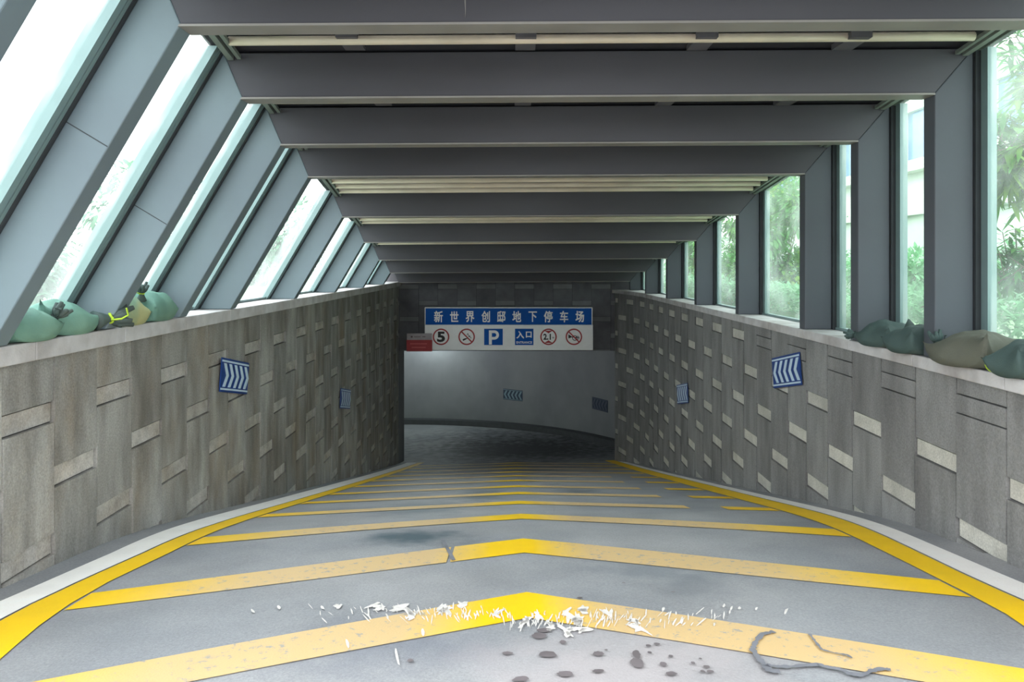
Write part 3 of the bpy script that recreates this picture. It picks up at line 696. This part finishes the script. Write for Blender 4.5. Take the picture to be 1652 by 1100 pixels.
# ------------------------------------------------------------------ lamp on the tunnel ceiling beyond the opening
t = empty('tunnel_lamp', (-2.45, 23.6, EYE-1.95)); tag(t, 'strip lamp on the tunnel ceiling, its glow on the curved wall at left', 'lamp')
m = MB(); m.box(-.6, .6, -.05, .05, -.05, 0); m.build('housing', M['white'], t)
em = bpy.data.materials.new('lit_lamp_tube'); em.use_nodes = True; e_ = em.node_tree.nodes['Principled BSDF']
e_.inputs['Emission Color'].default_value = (.85, 1, .95, 1); e_.inputs['Emission Strength'].default_value = 5
m = MB(); m.tube([(-.58, 0, -.075), (.58, 0, -.075)], .022, 10); m.build('tube', em, t, smooth=True)
ld = bpy.data.lights.new('lamp_light', 'POINT'); ld.energy = 22; ld.color = (.86, 1, .96); ld.shadow_soft_size = .15
lo = bpy.data.objects.new('lamp_light', ld); C.objects.link(lo); lo.location = (-2.75, 24.75, EYE-2.3)

# ------------------------------------------------------------------ sandbags on the copings
def sandbag(lab, x, d, ztop, L, Wd, H, rz, ma, seed, neck=1, tilt=0, knot=None, ear=1.0, grp='sandbags lying on the wall copings', rx=0):
    t = empty('sandbag', (x, d, ztop), rz); t.rotation_euler = (rx, tilt, rz); tag(t, lab, 'sandbag', grp)
    n = 28; m = MB(); rnd = random.Random(seed); sv = Vector((rnd.random()*50, rnd.random()*50, 0))
    def pt(u, v, s):
        taper = 1 - (max(0, (u-.1)/.9)**1.6)*.62*neck
        au, av = abs(u), abs(v)
        corner = (au*av)**3
        X_ = L/2*u*(1 - .07*(1-av**2) + .06*corner*ear)
        Y_ = Wd/2*v*taper*(1 - .10*(1-au**2)*(1-av) + .05*corner*ear)
        prof = max(0, (1-au**(5.5 if u < 0 else 2.6)))**.55*max(0, (1-av**2.6))**.5
        th = H*(1 if u < 0 else 1-.48*u*max(neck, 0))
        lump = noise.noise(Vector((u*1.7, v*1.5, s*.4))+sv)*.22 + noise.noise(Vector((u*5, v*4, s))+sv)*.06
        fold = .05*math.sin((v*9+u*3)+seed)*max(0, u)**2*neck
        base = H*.26*(1-prof*.2)
        if s > 0: z = base + prof*th*.78*(1+lump+fold)
        else: z = base*(1-min(1, prof*2.4))
        z += corner*H*(.55 if u < 0 else .2)*ear*(1 if s > 0 else .8)*(1 if u*v > -2 else 1)
        return (X_, Y_, z)
    idx = {}
    for s in (1, -1):
        for i in range(n+1):
            for j in range(n+1):
                edge = i in (0, n) or j in (0, n)
                if edge and s < 0: idx[(s, i, j)] = idx[(1, i, j)]; continue
                idx[(s, i, j)] = len(m.v); m.v.append(pt(-1+2*i/n, -1+2*j/n, s))
    for s in (1, -1):
        for i in range(n):
            for j in range(n):
                q = [idx[(s, i, j)], idx[(s, i+1, j)], idx[(s, i+1, j+1)], idx[(s, i, j+1)]]
                m.f.append(tuple(q if s > 0 else q[::-1])); m.m.append(0)
    m.build('bag', ma, t, smooth=True)
    for (kp, kd_, sc_, kc) in (knot or []):      # gathered, tied mouth of the bag
        q = Vector(kp); u = Vector(kd_).normalized(); a_ = u.cross(Vector((.1,.2,1))).normalized(); b_ = u.cross(a_)
        def L3(f, r=0, an=0): return q + u*f*sc_ + (a_*math.cos(an)+b_*math.sin(an))*r*sc_
        m = MB(); m.tube([L3(-.07), L3(-.035), L3(0), L3(.02), L3(.04), L3(.055)], [.05*sc_, .034*sc_, .019*sc_, .018*sc_, .026*sc_, .02*sc_], 12)
        for k in range(9):
            an = k*.72; m.tube([L3(.012, .008, an), L3(.045, .03, an), L3(.07+.02*(k % 3), .055, an)], [.014*sc_, .022*sc_, .012*sc_], 6)
        m.build('tied_mouth', M['bagd'], t, smooth=True)
        m = MB(); m.tube([L3(.004*math.sin(k)+.006, .023, k*math.pi/6) for k in range(25)], .006*sc_, 6)
        m.tube([L3(.0, .024, .5), L3(.03, .06, .3), L3(.06, .07, .1), L3(.05, .09, -.3)], .005*sc_, 6)
        m.build('cord', M['lime'] if kc else M['twine'], t, smooth=True)
    return t
ZL, ZR = EYE-.405, EYE-.582
HP = math.pi/2
sandbag('nearest green sandbag on the left coping, sagging over its edge, dark knot on top', -2.60, 4.02, ZL, .40, .33, .185, HP-.12, M['bag'], 3, neck=.45, knot=[((.17,-.09,.11), (.5,-.5,.8), .8, 0)])
sandbag('long teal green sandbag with pointed end and lime cord, second on the left coping', -2.61, 4.41, ZL, .50, .31, .19, HP-.26, M['bag'], 8, neck=1.0, ear=1.6, knot=[((.31,-.07,.07), (.8,-.25,.1), 1.25, 1)])
sandbag('pale yellow-stained green sandbag, third on the left coping, right of the lime knot', -2.62, 5.06, ZL, .36, .34, .22, HP, M['bagy'], 12, neck=.1, ear=.5, knot=[((.17,-.10,.20), (-.3,-.2,.9), .7, 1)])
sandbag('plump pale green sandbag, last on the left coping before the fourth column', -2.62, 5.45, ZL, .43, .36, .225, HP+.05, M['bag'], 17, neck=.1, ear=.4)
sandbag('dark green sandbag farthest from the camera on the right coping', 2.64, 5.43, ZR, .46, .30, .17, HP+.18, M['bagd'], 21, neck=.8, ear=1.2, knot=[((.27,.06,.05), (.8,.3,.1), .65, 0)])
sandbag('dark green sandbag with an upright peaked tip, second farthest on the right coping', 2.64, 5.01, ZR, .36, .31, .185, HP+.10, M['bagd'], 26, neck=.3, ear=1.2)
t = bpy.data.objects['sandbag.005']
m = MB(); m.tube([(.15,-.05,.06),(.16,-.06,.12),(.17,-.06,.17),(.18,-.06,.205)], [.075,.055,.028,.006], 12); m.build('peaked_tip', M['bagd'], t, smooth=True)
sandbag('brownish green sandbag lying at the foot of the widest right upright', 2.62, 4.39, ZR, .54, .31, .20, HP+.2, M['bagb'], 31, neck=.9, ear=1.5, knot=[((.26,-.0,.10), (.3,-.1,.8), .7, 0)])
sandbag('dark green sandbag cut by the right edge of the photo', 2.66, 3.92, ZR, .27, .33, .185, HP, M['bagd'], 37, neck=-.1, ear=1.1)
t = empty('cord_loop', (2.56, 4.09, ZR)); tag(t, 'thin lime green cord loop on the right coping between the two nearest bags', 'cord')
m = MB(); m.tube([(.035*math.cos(k*math.pi/8), .01*math.sin(k), .04+.035*math.sin(k*math.pi/8)) for k in range(15)], .004, 6); m.build('loop', M['lime'], t, smooth=True)

# ------------------------------------------------------------------ outside: ground, walls, building, planting
m = MB(); m.box(-40, -2.95, -.6, 60, EYE-1.6, EYE-.44); m.box(2.99, 40, -.6, 60, EYE-1.7, EYE-.62); m.box(-40, 40, 27.2, 60, EYE-1.7, EYE-.7)
struct(m.build('ground_garden', M['ground']))
m = MB(); m.box(-40, 40, -40, -6, EYE-1.7, EYE-1.29); m.box(-40, -2.95, -6, -.6, EYE-1.7, EYE-1.30); m.box(2.95, 40, -6, -.6, EYE-1.7, EYE-1.30)
struct(m.build('ground_road', M['road']))
m = MB(); m.box(6.2, 6.45, 3, 40, EYE-.62, EYE+.74)
t = m.build('garden_wall', M['wood']); tag(t, 'white garden wall with a flat coping outside the right-hand glass', 'wall')
m = MB(); m.box(6.1, 6.55, 3, 40, EYE+.74, EYE+.84); m.build('wall_cap', M['render'], t)
t = empty('building', (11.5, 20, EYE-.62)); tag(t, 'white building with blue glazing behind the right-hand garden wall', 'building')
m = MB(); m.box(0, 6, -17, 16, 0, 3.4); m.box(0, 6, -17, 16, 5.0, 5.6); m.build('wall', M['render'], t)
m = MB(); m.box(-.4, 0, -17, 16, 3.2, 3.5); m.build('ledge', M['render'], t)
m = MB(); m.box(.15, 5.8, -17, 16, 3.4, 5.0); m.build('glazing_band', M['bwin'], t)
y = -17
while y < 16:
    m = MB(); m.box(.02, .16, y, y+.12, 3.5, 5.0); m.build('mullion', M['render'], t); y += 1.4

def leaf(m, p, d, L, W_, up=Vector((0,0,1)), mi=0):
    d = d.normalized(); s = d.cross(up)
    if s.length < .05: s = d.cross(Vector((1,0,0)))
    s.normalize(); n_ = s.cross(d).normalized(); droop = Vector((0,0,-1))*L*.18
    a = p; b = p + d*L*.35 + s*W_*.5 + n_*W_*.12; c = p + d*L*.35 - s*W_*.5 + n_*W_*.12; mid = p+d*L*.38; e = p + d*L + droop
    b2 = p + d*L*.7 + s*W_*.33 + droop*.5; c2 = p + d*L*.7 - s*W_*.33 + droop*.5
    m.add([a, b, b2, e, c2, c, mid], [(0,1,6),(1,2,3,6),(6,3,4,5),(0,6,5)], mi)
def oleander(name, lab, base, stems, lsz, ma, seed, grp=None, cat='shrub'):
    rnd = random.Random(seed); t = empty(name, base); tag(t, lab, cat, grp); O = Vector(base)
    st = MB(); fo = MB()
    for tip, whorls in stems:
        tip = Vector(tip) - O; root = Vector((rnd.uniform(-.15,.15), rnd.uniform(-.15,.15), 0))
        ctrl = [root, root.lerp(tip, .5)+Vector((0,0,.18*tip.length)), tip]
        def bz(t_): return ctrl[0]*(1-t_)**2 + ctrl[1]*2*t_*(1-t_) + ctrl[2]*t_**2
        st.tube([bz(i/10) for i in range(11)], [.016*(1-i/14) for i in range(11)], 6)
        for k in range(whorls):
            q = 1 - k*.07; 
            if q < .3: break
            p = bz(q); dr = (bz(q)-bz(q-.05)).normalized()
            for side in range(3):
                # a side twig with leaves
                a = rnd.uniform(0, 6.28); ax = dr.cross(Vector((math.cos(a), math.sin(a), .3))).normalized()
                tw = (dr*.5 + ax).normalized(); q2 = p + tw*rnd.uniform(.05, .2)
                st.tube([p, q2], [.005, .003], 5)
                for l in range(7):
                    b = rnd.uniform(0, 6.28); ld_ = (tw*.6 + Vector((math.cos(b), math.sin(b), rnd.uniform(-.9, .3)))).normalized()
                    leaf(fo, q2 - tw*rnd.uniform(0, .08), ld_, lsz*rnd.uniform(.6, 1.15), lsz*.17)
    st.build('stems', M['bark'], t); fo.build('foliage', ma, t, fix=False); return t
def bush(lab, base, rx, ry, h, nleaf, lsz, ma, seed, grp, name='shrub', climb=False, cat='shrub'):
    rnd = random.Random(seed); t = empty(name, base); tag(t, lab, cat, grp); st = MB(); fo = MB()
    blobs = [(Vector((rnd.uniform(-rx, rx)*.7, rnd.uniform(-ry, ry)*.7, h*rnd.uniform(.08, .92))), rnd.uniform(.22, .4)) for _ in range(18)]
    for c, r in blobs:
        st.tube([(c.x*.15, c.y*.15, 0), (c.x*.6, c.y*.5, c.z*.55), tuple(c)], [.012, .008, .004], 6)
    for i in range(nleaf):
        c, r = rnd.choice(blobs); v = Vector((rnd.gauss(0,1), rnd.gauss(0,1), rnd.gauss(0,1))).normalized()*r*rnd.uniform(.6,1.0)*min(1.3, max(rx, h*.5))
        p = c + Vector((v.x, v.y, v.z)); 
        if p.z < .02: continue
        leaf(fo, p, (v.normalized()+Vector((0,0,rnd.uniform(-.6,.3)))), lsz*rnd.uniform(.6,1.3), lsz*.42)
    st.build('stems', M['bark'], t); fo.build('foliage', ma, t, fix=False); return t
# close leafy branches at the right edge
def W3(px, py, d): return ((px-826)/F*d, d, EYE+(425-py)/F*d)
oleander('oleander_shrub', 'tall oleander with narrow glossy leaves close outside the first right-hand pane', (4.6, 5.75, EYE-.62),
         [(W3(1600,240,5.7), 5), (W3(1630,190,5.8), 6), (W3(1650,120,5.9), 6), (W3(1640,90,6.0), 5), (W3(1600,200,5.9), 5), (W3(1620,260,5.6), 6), (W3(1590,260,5.8), 4), (W3(1660,230,5.5), 6), (W3(1640,60,6.1), 4), (W3(1615,225,5.6), 5)], .24, M['leafA'], 5)
oleander('oleander_shrub', 'low oleander sprays with hanging leaves behind the sandbag at the right edge', (4.35, 5.5, EYE-.62),
         [(W3(1590,440,5.5), 4), (W3(1610,410,5.6), 5), (W3(1640,400,5.5), 5), (W3(1650,430,5.4), 5), (W3(1625,430,5.7), 4)], .17, M['leafA'], 9)
GS = 'shrubs beyond the right-hand glass'
bush('tall dense green climber-like tree filling the pane behind the fourth upright', (4.15, 12.0, EYE-.62), .55, .9, 2.3, 4200, .13, M['leafB'], 41, GS)
bush('leafy shrub seen through the right-hand pane beyond the tallest green tree', (4.4, 15.9, EYE-.62), .6, 1.0, 1.9, 3000, .13, M['leafB'], 42, GS)
bush('distant leafy shrub in the narrow right-hand panes near the end wall', (4.5, 19.6, EYE-.62), .45, 1.2, 1.9, 2600, .16, M['leafB'], 43, GS)
bush('pale shrub low behind the second right-hand pane', (4.55, 9.0, EYE-.62), .5, .7, .8, 1500, .11, M['leafC'], 44, GS)
bush('large far tree seen above the garden wall near the end of the ramp', (8.6, 24, EYE-.62), 1.8, 2.4, 3.4, 4200, .26, M['leafB'], 47, GS, 'tree', cat='tree')
GL = 'shrubs beyond the left-hand glass'
bush('pale shrub outside the left-hand glass above the teal sandbag', (-4.6, 6.6, EYE-.44), .7, .8, .75, 1500, .12, M['leafD'], 51, GL)
bush('pale shrub outside the leftmost pane', (-4.9, 4.6, EYE-.44), .8, .8, 1.9, 1700, .13, M['leafD'], 52, GL)
bush('green shrub behind the left-hand glass between the fifth and sixth columns', (-5.2, 11.5, EYE-.44), 1.0, 1.2, 1.9, 2500, .16, M['leafD'], 53, GL)
bush('far shrub behind the narrow left-hand panes near the end wall', (-5.2, 16.2, EYE-.44), 1.2, 1.6, 1.9, 2600, .18, M['leafD'], 54, GL)

# long pale hedge in front of the garden wall, and low planting along the foot of the glass
rnd = random.Random(77)
def plant_mass(name, lab, cat, x0, x1, y0, y1, hm, n, lsz, ma, stuff):
    fo = MB()
    for i in range(n):
        y = rnd.uniform(y0, y1); hh = hm*(.8 + .5*noise.noise(Vector((y*.7, 3, 0))))
        p = Vector((rnd.uniform(x0, x1), y, EYE-.62+hh*rnd.random()**.7)); v = Vector((rnd.gauss(-.3,1), rnd.gauss(0,1), rnd.uniform(-.3,1.3)))
        leaf(fo, p, v, lsz*rnd.uniform(.6,1.4), lsz*.42)
    tag(fo.build(name, ma, None, fix=False), lab, cat, None, 'stuff' if stuff else None)
plant_mass('hedge', 'long pale green hedge running in front of the white garden wall', 'hedge', 5.5, 5.95, 7.5, 28, 1.0, 9000, .11, M['leafC'], False)
plant_mass('ground_cover', 'low pale leafy ground cover planted along the foot of the right-hand glass', 'plants', 3.15, 3.75, 3.6, 16.7, .42, 8500, .10, M['leafC'], True)
m = MB(); y = 3.65-.004; x = -.222
m.prism([(-.226, 1.30), (-.2205, 1.30), (-.2195, 1.2), (-.222, 1.165), (-.2225, 1.2), (-.225, 1.24)], -.068, -.064, 0, lambda x, z, tt: (x-2.58, tt-.0008, z+.582))
m.build('pale_drip_mark', M['flange'], bpy.data.objects['portal_frame.002'])
